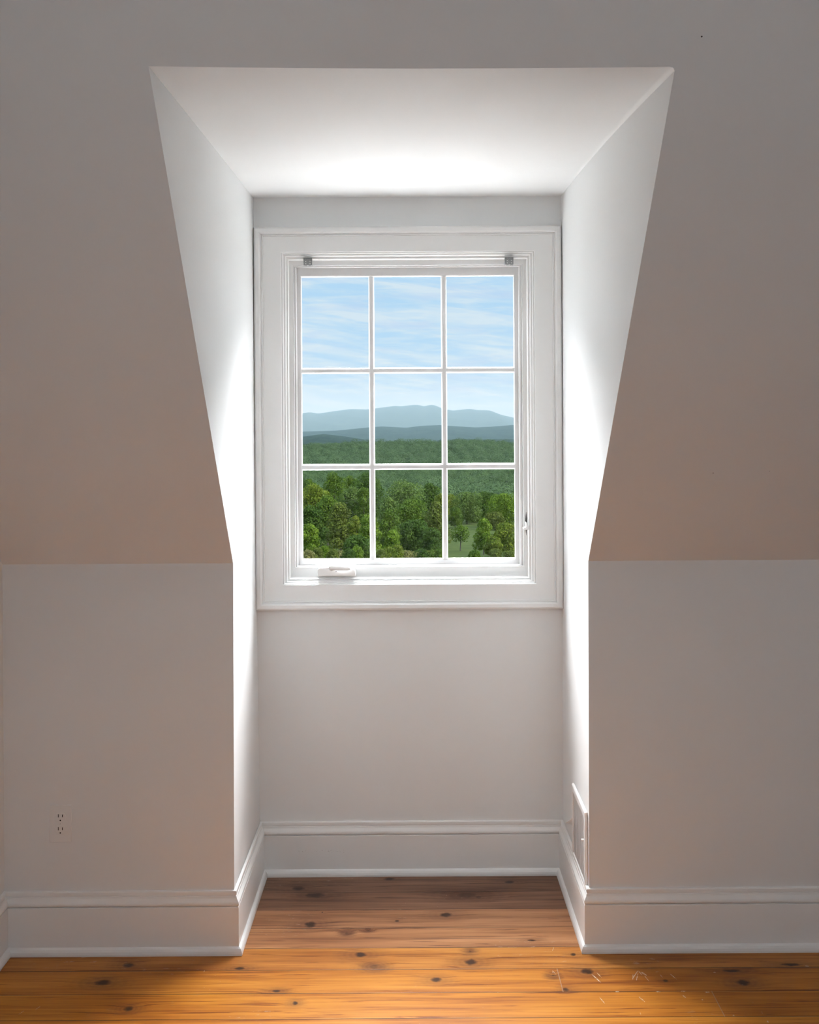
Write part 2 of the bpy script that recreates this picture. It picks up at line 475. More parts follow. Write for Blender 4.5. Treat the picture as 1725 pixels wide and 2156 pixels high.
    t.put(b.inputs['Height'], hh); t.put(p.inputs['Normal'], b.outputs[0])
    return m
M_FLOOR = floor_mat()

# ------------------------------------------------------------------ room shell
XL = onY(7, 1500, YK).x
XR = 3.0
YR = -3.0
CZ = 2.78
YC = YK - (CZ - KZ)

# recess corner points
FLb = onY(492, 1700, YK); FLb.z = 0          # front left, floor
FLk = onY(491, 1187, YK); FLk.z = KZ
FRb = onY(1239.5, 1700, YK); FRb.z = 0
FRk = onY(1239, 1181, YK); FRk.z = KZ
top_px = [(313, 139.5), (450, 141.5), (600, 143), (740, 144), (860, 144.5), (1000, 144), (1100, 143.5), (1300, 142), (1410, 140.5), (1418, 142.5), (1421, 149)]
top = [on_plane(px, py, SP0, SN) for px, py in top_px]
BLt = onY(533, 416.5, YB); BRt = onY(1181.5, 413, YB)
BLm = onY(541, 1285, YB); BRm = onY(1185, 1282, YB)
BLb = onY(549, 1790, YB); BLb.z = 0; BRb = onY(1186, 1790, YB); BRb.z = 0

# floor: room + recess; unseen dark grey back half added to soak up bounce
YCP = 2.3
V, Fc = tess([(XL, YCP, 0), (XR, YCP, 0), (XR, YK, 0), (FRb.x, YK, 0), (BRb.x, YB, 0), (BLb.x, YB, 0), (FLb.x, YK, 0), (XL, YK, 0)])
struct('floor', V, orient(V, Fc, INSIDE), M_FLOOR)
V = [(XL, YR, 0), (XR, YR, 0), (XR, YCP, 0), (XL, YCP, 0)]
struct('floor_bounce_absorber', V, orient(V, [(0, 1, 2, 3)], INSIDE), simple('bounce_absorbing_grey', (0.085, 0.09, 0.10), 0.95, bump=0.4, bscale=300))
# knee walls
for nm, a, b, kk in (('wall_front_left', XL, FLb.x, FLk), ('wall_front_right', FRb.x, XR, FRk)):
    if nm.endswith('left'): V = [(XL, YK, 0), FLb, FLk, (XL, YK, KZ)]
    else: V = [FRb, (XR, YK, 0), (XR, YK, KZ), FRk]
    struct(nm, V, orient(V, [(0, 1, 2, 3)], INSIDE), M_WALL)
# sloped ceiling with the opening
outer = [(XL, YK, KZ), FLk] + top[:] + [FRk, (XR, YK, KZ), (XR, YC, CZ), (XL, YC, CZ)]
V, Fc = tess(outer)
struct('ceiling_slope', V, orient(V, Fc, INSIDE), M_SLOPE)
sk = [(-0.3, -0.35, CZ), (1.3, -0.35, CZ), (1.3, 0.55, CZ), (-0.3, 0.55, CZ)]
V, Fc = tess([(XL, YC, CZ), (XR, YC, CZ), (XR, YR, CZ), (XL, YR, CZ)], [sk])
struct('ceiling', V, orient(V, Fc, INSIDE), M_WALL)
# added opening and frame round the unseen fill lamp (above the picture)
rw = empty('fill_lamp_opening', (0.5, 0.1, CZ), kind='structure')
segs = [box(-0.38, 1.38, -0.43, -0.35, CZ - .01, CZ + .09), box(-0.38, 1.38, 0.55, 0.63, CZ - .01, CZ + .09),
        box(-0.38, -0.3, -0.35, 0.55, CZ - .01, CZ + .09), box(1.3, 1.38, -0.35, 0.55, CZ - .01, CZ + .09)]
V, Fc = join(segs); part('window_frame', V, Fc, M_TRIM, rw)
V = [(XL, YR, 0), (XL, YK, 0), (XL, YK, KZ), (XL, YC, CZ), (XL, YR, CZ)]
struct('wall_left', V, orient(V, [(0, 1, 2, 3, 4)], INSIDE), M_WALL)
V = [(XR, YR, 0), (XR, YK, 0), (XR, YK, KZ), (XR, YC, CZ), (XR, YR, CZ)]
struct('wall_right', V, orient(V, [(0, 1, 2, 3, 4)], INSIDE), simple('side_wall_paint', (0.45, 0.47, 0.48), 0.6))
V = [(XL, YR, 0), (XR, YR, 0), (XR, YR, CZ), (XL, YR, CZ)]
struct('wall_rear', V, orient(V, [(0, 1, 2, 3)], INSIDE), simple('bounce_absorbing_wall', (0.25, 0.27, 0.29), 0.6))  # unseen wall, colour darkened to absorb bounced light

# dormer ceiling: slightly bowed plaster surface
NB = 16
rows = []
tl = [top[0].lerp(top[-2], i / 12) for i in range(13)]
def front_pt(u):
    # interpolate along the measured front edge by x
    x = top[0].x + (top[-1].x - top[0].x) * u
    for a, b in zip(top[:-1], top[1:]):
        if a.x <= x <= b.x + 1e-9:
            s_ = (x - a.x) / max(1e-9, b.x - a.x); return a.lerp(b, s_)
    return top[-1].copy()
# parameters where the front edge has its vertices, so that no gap opens
us = sorted(set([(p.x - top[0].x) / (top[-1].x - top[0].x) for p in top]))
V = []; nu = len(us)
for j in range(NB + 1):
    v = j / NB
    for u in us:
        a = front_pt(u); b = BLt.lerp(BRt, u)
        q = a.lerp(b, v)
        q.z += math.sin(math.pi * v) * (0.003 + 0.010 * u + 0.003 * math.sin(math.pi * u))
        V.append(q)
Fc = [(j * nu + i, j * nu + i + 1, (j + 1) * nu + i + 1, (j + 1) * nu + i) for j in range(NB) for i in range(nu - 1)]
struct('ceiling_dormer', V, orient(V, Fc, Vector((0, 3.4, 1.5))), M_WALL, smooth=True)
Lcurve = [V[j * nu] for j in range(NB + 1)]
Rcurve = [V[j * nu + nu - 1] for j in range(NB + 1)]
# dormer side walls (fan of strips between lower polyline and the ceiling curve)
def side_wall(name, fb, fk, ft_list, curve, bb, bm, mid):
    pts = [fb, fk] + ft_list + curve[1:] + [bm, bb]
    # triangulate in the (y, z) plane
    flat = [Vector((p.y, p.z, 0)) for p in pts]
    tr = geometry.tessellate_polygon([flat])
    struct(name, pts, orient(pts, [tuple(x) for x in tr], mid), M_WALL)
side_wall('wall_dormer_left', FLb, FLk, [top[0]], Lcurve, BLb, BLm, Vector((0, 3.8, 1.2)))
side_wall('wall_dormer_right', FRb, FRk, [top[-1]], Rcurve, BRb, BRm, Vector((0, 3.8, 1.2)))

# ------------------------------------------------------------------ window
def Rg(l, tp, r, b, dy):
    Y = YB + dy
    xl = onY(l, 880, Y).x; xr = onY(r, 880, Y).x
    zt = onY(862, tp, Y).z; zb = onY(862, b, Y).z
    return [(xl, Y, zt), (xr, Y, zt), (xr, Y, zb), (xl, Y, zb)]
def inset(r, d): return (r[0] + d, r[1] + d, r[2] - d, r[3] - d)
def lerp4(a, b, s): return tuple(x + (y - x) * s for x, y in zip(a, b))
OUT = (536.3, 476.5, 1184.6, 1283.5)
A = (594, 530.5, 1126.5, 1229.5); B = (599, 534, 1122, 1226.5); C_ = (606, 541.5, 1115, 1220.5); D = (611, 549.5, 1109, 1213.5)
E = (619, 557.5, 1102.5, 1194); Fr = (621.5, 560, 1100, 1192); G = (627, 563.5, 1092.5, 1189)
Hs = (634.5, 579, 1085, 1179); I = (637, 583, 1082.5, 1175)

hole = Rg(*inset(A, -6), 0)
bw_outer = [BLb, BRb, BRm, BRt, BLt, BLm]
bw_outer = [Vector((p.x, YB, p.z)) for p in bw_outer]
V, Fc = tess(bw_outer, [hole])
struct('wall_dormer_back', V, orient(V, Fc, INSIDE), M_WALL)

wroot = empty('window_1', (onY(860, 880, YB).x, YB, onY(860, 1283, YB).z), kind='structure')
cas = [Rg(*OUT, 0.0), Rg(*OUT, -0.026), Rg(*inset(OUT, 1.2), -0.031), Rg(*inset(OUT, 3.5), -0.034), Rg(*inset(OUT, 10), -0.034), Rg(*inset(OUT, 12.5), -0.031),
       Rg(*inset(OUT, 14), -0.026), Rg(*inset(OUT, 14.6), -0.021), Rg(*inset(OUT, 16), -0.020), Rg(*inset(OUT, 16.6), -0.0225), Rg(*inset(OUT, 18.6), -0.0225), Rg(*inset(OUT, 19.6), -0.018),
       Rg(*inset(A, -1.2), -0.018), Rg(*inset(A, 0), -0.016), Rg(*inset(A, 0), 0.004)]
V, Fc = rings_mesh(cas)
part('casing', V, orient(V, Fc, (0, 1.0, EYE.z)), M_TRIM, wroot)
def bead(a, b, y0, y1, h=0.0025):
    return [Rg(*lerp4(a, b, s), y0 + (y1 - y0) * s - h * math.sin(math.pi * s)) for s in (0.0, 0.25, 0.5, 0.75, 1.0)]
fr_r = [Rg(*A, 0.004), Rg(*A, -0.010)] + bead(A, B, -0.010, -0.009) + [Rg(*B, 0.001)] + bead(lerp4(B, C_, .12), lerp4(B, C_, .75), 0.001, 0.004, .003) + \
       [Rg(*lerp4(B, C_, .8), 0.009), Rg(*C_, 0.010)] + bead(lerp4(C_, D, .1), lerp4(C_, D, .6), 0.010, 0.012, .003) + [Rg(*lerp4(C_, D, .7), 0.018), Rg(*D, 0.019), Rg(*D, 0.034), Rg(*E, 0.035)]
V, Fc = rings_mesh(fr_r)
frame = part('window_frame', V, orient(V, Fc, (0, 1.0, EYE.z)), M_TRIM, wroot)
fr2 = [Rg(*E, 0.035), Rg(*lerp4(E, Fr, .3), 0.033), Rg(*lerp4(E, Fr, .8), 0.035), Rg(*Fr, 0.043), Rg(*lerp4(Fr, G, .3), 0.041), Rg(*lerp4(Fr, G, .75), 0.043), Rg(*G, 0.049), Rg(*G, 0.070)]
V, Fc = rings_mesh(fr2)
# outer jamb box so that daylight enters only through the sash
V2, F2 = rings_mesh([Rg(*G, 0.070), Rg(*inset(G, -4), 0.070), Rg(*inset(G, -6), 0.16), Rg(*inset(A, -6), 0.16), Rg(*inset(A, -6), 0.0)])
V, Fc = join([(V, orient(V, Fc, (0, 1.0, EYE.z))), (V2, F2)])
part('sash_stop', V, Fc, M_SASH, wroot)
sa = [Rg(*inset(G, -3), 0.095), Rg(*inset(G, -1), 0.062), Rg(*inset(G, 0.6), 0.0605), Rg(*Hs, 0.0605), Rg(*lerp4(Hs, I, .5), 0.0625), Rg(*I, 0.072), Rg(*I, 0.090), Rg(*inset(I, -4), 0.097), Rg(*inset(G, -3), 0.097)]
V, Fc = rings_mesh(sa)
sash = part('sash', V, orient(V, Fc, (0, 1.0, EYE.z)), M_SASH, wroot)
bpy.context.view_layer.update()
# muntins: bevelled bars between the lights
def bar_v(px0, px1):
    y0, y1 = YB + .0620, YB + .094
    zt = Rg(*I, .07)[0][2] + .002; zb = Rg(*I, .07)[2][2] - .002
    xa, xb = onY(px0, 880, YB + .074).x, onY(px1, 880, YB + .074).x
    w = xb - xa; q = w * 0.24
    prof = [(xa, YB + .074), (xa + q * .5, YB + .0645), (xa + q, y0), (xb - q, y0), (xb - q * .5, YB + .0645), (xb, YB + .074), (xb, YB + .088), (xb - q, y1), (xa + q, y1), (xa, YB + .088)]
    n = len(prof)
    V = [(x, y, zt) for x, y in prof] + [(x, y, zb) for x, y in prof]
    return V, [(i, (i + 1) % n, n + (i + 1) % n, n + i) for i in range(n)]
def bar_h(py0, py1):
    y0, y1 = YB + .0625, YB + .0935
    xl = Rg(*I, .07)[0][0] - .002; xr = Rg(*I, .07)[1][0] + .002
    za, zb = onY(862, py0, YB + .074).z, onY(862, py1, YB + .074).z
    w = za - zb; q = w * 0.24
    prof = [(za, YB + .074), (za - q * .5, YB + .065), (za - q, y0), (zb + q, y0), (zb + q * .5, YB + .065), (zb, YB + .074), (zb, YB + .088), (zb + q, y1), (za - q, y1), (za, YB + .088)]
    n = len(prof)
    V = [(xl, y, z_) for z_, y in prof] + [(xr, y, z_) for z_, y in prof]
    return V, [(i, (i + 1) % n, n + (i + 1) % n, n + i) for i in range(n)]
for nm, (V, Fc) in (('muntin', bar_v(777.6, 789.2)), ('muntin', bar_v(930.2, 942.0)), ('muntin', bar_h(774, 786)), ('muntin', bar_h(976.3, 989))):
    o = link_mesh(nm, V, Fc, M_SASH)
    bm = bmesh.new(); bm.from_mesh(o.data); bmesh.ops.recalc_face_normals(bm, faces=bm.faces); bm.to_mesh(o.data); bm.free()
    o.data.transform(Matrix.Translation(-wroot.location)); o.parent = sash
r1 = Rg(*inset(I, -3), 0.079); r2 = Rg(*inset(I, -3), 0.083)
V, Fc = box(r1[0][0], r1[1][0], YB + .079, YB + .083, r1[2][2], r1[0][2])
o = part('pane', V, Fc, M_GLASS, wroot)

# crank operator on the bottom rail
def lathe_x(pts, c, n=20, sy=1.0, sz=1.0):
    """body of revolution round the x axis: pts (x, r)"""
    V, Fc = [], []
    for x, r in pts:
        for i in range(n):
            a = 2 * math.pi * i / n
            V.append((c[0] + x, c[1] + math.cos(a) * r * sy, c[2] + math.sin(a) * r * sz))
    for j in range(len(pts) - 1):
        for i in range(n):
            Fc.append((j * n + i, j * n + (i + 1) % n, (j + 1) * n + (i + 1) % n, (j + 1) * n + i))
    Fc.append(tuple(range(n))); Fc.append(tuple((len(pts) - 1) * n + i for i in range(n)))
    return V, Fc
yo = YB + 0.004
def q_(px, py, y): return onY(px, py, y)
prof_px = [(668.5, 1213.5), (668.5, 1200), (671, 1196.5), (676, 1195), (692, 1194.5), (708, 1196), (730, 1196), (741, 1196.5), (747.5, 1201), (749, 1206), (749, 1213.5)]
Vf = [q_(x, y, YB - 0.006) for x, y in prof_px]; Vb = [Vector((p.x, YB + 0.035, p.z)) for p in Vf]
n = len(Vf)
Fc = [tuple(range(n)), tuple(reversed(range(n, 2 * n)))] + [(i, n + i, n + (i + 1) % n, (i + 1) % n) for i in range(n)]
crank = part('crank_operator', Vf + Vb, Fc, M_WHITE, wroot, bevel=0.004, smooth=False)
h0 = q_(692.5, 1194.5, YB - .022); h1 = q_(738, 1197.5, YB - .016)
L = (h1 - h0).length
pts = [(0, .002), (L * .03, .0065), (L * .1, .0092), (L * .3, .0096), (L * .6, .0088), (L * .85, .0075), (L * .96, .005), (L, .0015)]
V, Fc = lathe_x(pts, (0, 0, 0), 20, .75, 1.0)
ang = math.atan2(h1.z - h0.z, h1.x - h0.x)
R_ = Matrix.Translation(h0) @ Matrix.Rotation(-ang, 4, 'Y') @ Matrix.Rotation(math.atan2(h1.y - h0.y, L), 4, 'Z')
V = [R_ @ Vector(v) for v in V]
off = wroot.location
hd = link_mesh('crank_handle', V, Fc, M_WHITE, smooth=True); hd.data.transform(Matrix.Translation(-off)); hd.parent = crank
hb = q_(699, 1196, YB - .012)
V, Fc = lathe_x([(0, .008), (.001, .010), (.012, .010), (.014, .006)], (0, 0, 0), 16)
Rz = Matrix.Translation((hb.x, YB - .016, hb.z)) @ Matrix.Rotation(math.radians(90), 4, 'Z')
V = [Rz @ Vector(v) for v in V]
kn = link_mesh('crank_hub', V, Fc, M_WHITE, smooth=True); kn.data.transform(Matrix.Translation(-off)); kn.parent = crank
sc_ = q_(708, 1203.4, YB - .0065)
V, Fc = box(sc_.x - .0018, sc_.x + .0018, YB - .0075, YB - .005, sc_.z - .0012, sc_.z + .0012)
sw = link_mesh('screw', V, Fc, M_DARKBAR); sw.data.transform(Matrix.Translation(-off)); sw.parent = crank

# sash lock lever in the right jamb
a = q_(1106.5, 1078, YB + .0335); b = q_(1109.6, 1127, YB + .0335)
Vs = []
for s_ in range(9):
    u = s_ / 8; w = math.sin(math.pi * min(1, max(0, u)) ** 0.9) * (b.x - a.x) * .5 + .0004
    cxx = a.x + (b.x - a.x) * .62; zz = a.z + (b.z - a.z) * u
    Vs += [(cxx - w * 1.1, YB + .0330, zz), (cxx + w * .6, YB + .0330, zz)]
Fc = [(2 * i, 2 * i + 1, 2 * i + 3, 2 * i + 2) for i in range(8)]
part('lock_slot', Vs, Fc, M_DARK, wroot)
lp = [(1107.5, 1099), (1109, 1100), (1114, 1112), (1113, 1116), (1108, 1115.5), (1103.5, 1115.5), (1102, 1113.5), (1103.5, 1111.5), (1107.5, 1110), (1108.3, 1108)]
Vf = [q_(x, y, YB - .004) for x, y in lp]; Vb = [Vector((p.x, YB + .034, p.z)) for p in Vf]; n = len(lp)
Fc = [tuple(range(n)), tuple(reversed(range(n, 2 * n)))] + [(i, n + i, n + (i + 1) % n, (i + 1) % n) for i in range(n)]
part('lock_lever', Vf + Vb, Fc, M_WHITE, wroot, bevel=.0012)

# ------------------------------------------------------------------ baseboards
PROF = [(0.027, 0.0), (0.0275, 0.006), (0.0262, 0.013), (0.023, 0.0195), (0.0185, 0.0235), (0.016, 0.0245), (0.016, 0.1425), (0.0152, 0.1440), (0.009, 0.1445), (0.009, 0.1470),
        (0.0145, 0.1475), (0.0165, 0.1500), (0.0170, 0.1540), (0.0160, 0.1585), (0.0130, 0.1640), (0.0100, 0.1690), (0.0088, 0.1745), (0.0060, 0.1755), (0.0060, 0.1780),
        (0.0085, 0.1795), (0.0085, 0.1875), (0.0070, 0.1905), (0.0, 0.1915)]
path = [(XL, YR), (XL, YK), (FLb.x, YK), (BLb.x, YB), (BRb.x, YB), (FRb.x, YK), (XR, YK), (XR, YR)]
path = list(reversed(path))    # so that the room lies to the left of travel
names = ['baseboard_right', 'baseboard_front_right', 'baseboard_dormer_right', 'baseboard_dormer_back', 'baseboard_dormer_left', 'baseboard_front_left', 'baseboard_left']
for nm, (V, Fc) in zip(names, sweep(path, PROF)):
    struct(nm, V, orient(V, Fc, (0.0, 1.2, 1.4)) if 'dormer' not in nm else orient(V, Fc, (0, 3.7, 0.6)), M_SCUFF if nm == 'baseboard_dormer_back' else M_TRIM)

# ------------------------------------------------------------------ electrical outlet
pl0 = onY(104.5, 1694.5, YK); pl1 = onY(151.5, 1772.5, YK)
oc = Vector(((pl0.x + pl1.x) / 2, YK, pl1.z))
ot = empty('electrical_outlet', oc, 'pale wall outlet with two three-hole sockets low on left wall', 'outlet')
V, Fc = box(pl0.x, pl1.x, YK - .0045, YK, pl1.z, pl0.z)
part('cover_plate', V, Fc, M_GREYP, ot, bevel=.002)
def disc(c, rx, rz, y0, y1, n=24, flat=0.8):
    V = []
    for y in (y0, y1):
        for i in range(n):
            a = 2 * math.pi * i / n
            V.append((c.x + math.cos(a) * rx, y, c.z + max(-flat, min(flat, math.sin(a))) * rz))
    Fc = [tuple(range(n)), tuple(reversed(range(n, 2 * n)))] + [(i, n + i, n + (i + 1) % n, (i + 1) % n) for i in range(n)]
    return V, Fc
def sub(name, V, Fc, mat, parent, root, **k):
    o = link_mesh(name, V, Fc, mat, **k)
    o.data.transform(Matrix.Translation(-root.location)); o.parent = parent
    return o
for (cyp, sl, gy) in ((1721.5, (1714.5, 1721), 1727.4), (1748, (1741.5, 1748.2), 1753.7)):
    c = onY(127.3, cyp, YK - .005)
    V, Fc = disc(c, .0172, .0172, YK - .0060, YK - .0035)
    rc = part('receptacle', V, Fc, M_GREYP, ot, bevel=.0006)
    for xx, e in ((122.9, 0), (131.6, .6)):
        a = onY(xx, sl[0] + e, YK - .006); b = onY(xx, sl[1] - e * .6, YK - .006)
        V, Fc = box(a.x - .0011, a.x + .0011, YK - .0063, YK - .004, b.z, a.z)
        sub('slot', V, Fc, M_DARK, rc, ot)
    c = onY(127, gy, YK - .006)
    V, Fc = disc(c, .0022, .0022, YK - .0063, YK - .004, 16, 1.0); sub('ground_hole', V, Fc, M_DARK, rc, ot)
c = onY(127, 1734.3, YK - .005)
V, Fc = disc(c, .003, .003, YK - .0055, YK - .004, 16, 1.0)
screw = part('screw', V, Fc, M_GREYP, ot)
V, Fc = box(-.0003, .0003, -.0057 + YK - YK, -.005, -.0024, .0024)
Rr = Matrix.Translation((c.x, YK, c.z)) @ Matrix.Rotation(math.radians(22), 4, 'Y')
sub('screw_slot', [Rr @ Vector(v) for v in V], Fc, M_DARKBAR, screw, ot)

# ------------------------------------------------------------------ metal shade brackets
def bracket(px0, py0, px1, py1, label):
    yf = YB - .010
    p0 = onY(px0, py0, yf); p1 = onY(px1, py1, yf)
    root = empty('shade_bracket', ((p0.x + p1.x) / 2, yf, p1.z), label, 'bracket', 'metal shade brackets at the window head')
    w = p1.x - p0.x; h = p0.z - p1.z
    outer = [(p0.x, yf, p1.z), (p1.x, yf, p1.z), (p1.x, yf, p0.z), (p0.x, yf, p0.z)]
    holes = []
    for fx in (.27, .78):
        for fz in (.22, .52):
            holes.append([(p0.x + w * fx + math.cos(-a) * .0020, yf, p1.z + h * fz + math.sin(-a) * .0020) for a in [2 * math.pi * i / 12 for i in range(12)]])
    V, Fc = tess(outer, holes)
    o = part('face_plate', V, orient(V, Fc, (0, 0, 1.6)), M_GALV, root)
    so_ = o.modifiers.new('thickness', 'SOLIDIFY'); so_.thickness = .0012
    parts_ = [box(p0.x, p0.x + .0012, yf, YB + .020, p1.z, p0.z), box(p1.x - .0012, p1.x, yf, YB + .020, p1.z, p0.z), box(p0.x, p1.x, yf, YB + .020, p0.z - .0012, p0.z)]
    V, Fc = join(parts_); part('side_flange', V, Fc, M_GALV, root)
    V, Fc = join([box(p0.x + w * .15, p0.x + w * .42, yf - .001, yf + .004, p1.z - .0028, p1.z - .001), box(p0.x + w * .6, p0.x + w * .9, yf - .001, yf + .004, p1.z - .0028, p1.z - .001)])
    part('retaining_tab', V, Fc, M_GALV, root)
    # white backing just behind the holes is the painted frame itself
bracket(639.2, 543.5, 656.8, 558.2, 'grey metal shade bracket at top left of window frame')
bracket(1063.6, 541.8, 1081.4, 556.6, 'grey metal shade bracket at top right of window frame')

# ------------------------------------------------------------------ wall register on the right side of the recess
def wx(y): return FRb.x + (BRb.x - FRb.x) * (y - YK) / (YB - YK)
def y_on_side(px):
    # depth at which the right recess wall is seen at this pixel column
    lo, hi = YK, YB
    for _ in range(40):
        m_ = (lo + hi) / 2
        x_at = wx(m_) - .008
        pxx = CX + x_at / m_ * F + 0.006 * 850
        if pxx > px: lo = m_
        else: hi = m_
    return (lo + hi) / 2
yv0 = y_on_side(1232.0); yv1 = y_on_side(1204.5)
zt_ = onY(1231, 1711, yv0).z; zb_ = 0.150
vr = empty('wall_vent', (wx((yv0 + yv1) / 2), (yv0 + yv1) / 2, zb_), 'white metal wall register above the baseboard on the recess right side', 'vent')
th = .008
def P3(y, z_, dx): return (wx(y) - dx, y, z_)
def vring(y0, y1, z0, z1, dx): return [P3(y0, z1, dx), P3(y1, z1, dx), P3(y1, z0, dx), P3(y0, z0, dx)]
ins = .022
rg = [vring(yv0, yv1, zb_, zt_, 0), vring(yv0, yv1, zb_, zt_, th * .75), vring(yv0 + .003, yv1 - .003, zb_ + .003, zt_ - .003, th),
      vring(yv0 + ins, yv1 - ins, zb_ + ins, zt_ - ins, th), vring(yv0 + ins, yv1 - ins, zb_ + ins, zt_ - ins, th * .2)]
V, Fc = rings_mesh(rg); part('frame', V, orient(V, Fc, (0, 3.0, 0.6)), M_VENT, vr)
V = [P3(yv0 + ins, zb_ + ins, .0045), P3(yv1 - ins, zb_ + ins, .0045), P3(yv1 - ins, zt_ - ins, .0045), P3(yv0 + ins, zt_ - ins, .0045)]
part('duct_opening', V, orient(V, [(0, 1, 2, 3)], (0, 3.9, .5)), simple('vent_interior', (0.74, 0.735, 0.73), 0.5), vr)
V = [P3(yv0 + ins + .0005, zb_ + ins, .0049), P3(yv0 + ins + .010, zb_ + ins, .0049), P3(yv0 + ins + .010, zt_ - ins, .0049), P3(yv0 + ins + .0005, zt_ - ins, .0049)]
part('damper_slot', V, orient(V, [(0, 1, 2, 3)], (0, 3.9, .5)), M_DARK, vr)
nf = 9
fins = []
for i in range(nf):
    y0 = yv0 + ins + .012 + (yv1 - yv0 - 2 * ins - .014) * (i + .2) / nf
    V, Fc = box(0, 0, 0, 0, 0, 0)
    a_, b_ = y0, y0 + .0085
    V = [P3(a_, zb_ + ins, .0065), P3(a_ + .0012, zb_ + ins, .0065), P3(b_ + .0012, zb_ + ins, .0050), P3(b_, zb_ + ins, .0050),
         P3(a_, zt_ - ins, .0065), P3(a_ + .0012, zt_ - ins, .0065), P3(b_ + .0012, zt_ - ins, .0050), P3(b_, zt_ - ins, .0050)]
    fins.append((V, Fc))
V, Fc = join(fins); part('louvre', V, Fc, M_VENT, vr)
zl = onY(1226, 1770, yv0 + ins).z
V, Fc = box(wx(yv0) - .016, wx(yv0) - .006, yv0 + ins + .002, yv0 + ins + .010, zl - .003, zl + .003)
part('damper_lever', V, Fc, M_WHITE, vr, bevel=.001)
# small white painted corner tab beside the register
yt0 = y_on_side(1205); yt1 = y_on_side(1192.5)
za = onY(1205, 1722, yt0).z; zb2 = onY(1191, 1733, yt1).z
V = [P3(yt0 - .005, za, 0), P3(yt1, zb2, 0), P3(yt0 - .005, za - .028, 0), P3(yt0 - .005, za, .012), P3(yt1, zb2, .012), P3(yt0 - .005, za - .004, .012)]
Fc = [(0, 1, 2), (3, 5, 4), (0, 3, 4, 1), (1, 4, 5, 2), (2, 5, 3, 0)]
part('corner_tab', V, Fc, M_VENT, vr)

# the house roof below the dormer window, unseen, added for bounced light
M_ROOF = simple('roof_shingles', (0.07, 0.07, 0.07), 0.8, bump=0.5, bscale=25)
V = [(-4, 4.34, 0.42), (4, 4.34, 0.42), (4, 5.9, -1.14), (-4, 5.9, -1.14), (-4, 4.34, 0.26), (4, 4.34, 0.26), (4, 5.9, -1.30), (-4, 5.9, -1.30)]
struct('roof', V, [(0, 1, 2, 3), (4, 7, 6, 5), (0, 4, 5, 1), (1, 5, 6, 2), (2, 6, 7, 3), (3, 7, 4, 0)], M_ROOF)

V = [(-14, 6, -4.08), (14, 6, -4.08), (16, 36, -5.85), (-16, 36, -5.85)]  # unseen pale ground, added to bounce daylight up into the dormer
struct('bounce_ground', V, [(0, 1, 2, 3)], simple('pale_bounce_surface', (0.35, 0.345, 0.335), 0.9))

# ================================================================== outdoors
rng = np.random.default_rng(7)
HY = np.array([6, 60, 120, 200, 280, 370, 500, 700, 1000, 1300, 1800, 2300, 2700, 3100, 3800, 5000], float)
HH = np.array([5.8, 9, 15, 23.5, 28.2, 31.2, 41, 55, 71, 72, 70, 66, 64, 92, 130, 150], float)
TPX = np.array([560, 639, 706, 777, 821, 864, 929, 965, 1022, 1051, 1080, 1180], float)
TPY = np.array([948, 946, 944, 939.5, 941, 938.6, 938, 935, 938, 942, 944, 950], float)
def drop(X, Y):
    h = np.interp(Y, HY, HH)
    px = CX + X / np.maximum(Y, 1) * F
    crest = np.interp(px, TPX, TPY) - 940.0        # px
    wgt = np.exp(-((Y - 2550) / 700.0) ** 2)
    h = h + wgt * crest / F * 2550
    wig = 1.2 * np.sin(X / 37 + Y / 61) + 1.0 * np.sin(X / 83 - Y / 140)
    return h + wig * np.clip((Y - 60) / 400, 0, 1)
def gz(X, Y): return EYE.z - drop(X, Y)
ys = np.concatenate([np.linspace(6, 500, 90), np.linspace(510, 5000, 120)])
xs = np.linspace(-1, 1, 61)
XX = (xs[None, :] * (40 + ys[:, None] * 0.32)); YY = np.repeat(ys[:, None], 61, 1)
ZZ = gz(XX, YY)
V = np.stack([XX, YY, ZZ], -1).reshape(-1, 3)
nx = 61
Fc = [(j * nx + i, j * nx + i + 1, (j + 1) * nx + i + 1, (j + 1) * nx + i) for j in range(len(ys) - 1) for i in range(nx - 1)]
M_GRASS, t, p = new_mat('meadow_grass')
co = t.node('ShaderNodeTexCoord').outputs['Object']
t.put(p.inputs['Base Color'], t.ramp(t.noise(co, 0.35, 5, 0.65), [(0.3, (0.050, 0.072, 0.014)), (0.7, (0.095, 0.120, 0.024))]))
p.inputs['Roughness'].default_value = 0.9; p.inputs['Specular IOR Level'].default_value = 0.1
o = link_mesh('meadow', V, Fc, M_GRASS, smooth=True, kind='structure')

def leaf_mat(name, dark, light, transl=0.25):
    m = bpy.data.materials.new(name); m.use_nodes = True
    t = NT(m.node_tree)
    p = m.node_tree.nodes['Principled BSDF']; out = [n for n in t.n if n.type == 'OUTPUT_MATERIAL'][0]
    co = t.node('ShaderNodeTexCoord').outputs['Object']
    n1 = t.noise(co, 0.55, 4, 0.6)
    n2 = t.noise(co, 3.0, 2)
    f_ = t.smooth(t.m('ADD', t.m('MULTIPLY', n1, 0.65), t.m('MULTIPLY', n2, 0.35)), 0.35, 0.65)
    c = t.mix(f_, dark, light)
    t.put(p.inputs['Base Color'], c); p.inputs['Roughness'].default_value = 0.7
    p.inputs['Specular IOR Level'].default_value = 0.15
    tl_ = t.node('ShaderNodeBsdfTranslucent'); t.put(tl_.inputs[0], c)
    mx = t.node('ShaderNodeMixShader'); mx.inputs[0].default_value = transl
    t.l.new(p.outputs[0], mx.inputs[1]); t.l.new(tl_.outputs[0], mx.inputs[2]); t.l.new(mx.outputs[0], out.inputs[0])
    return m
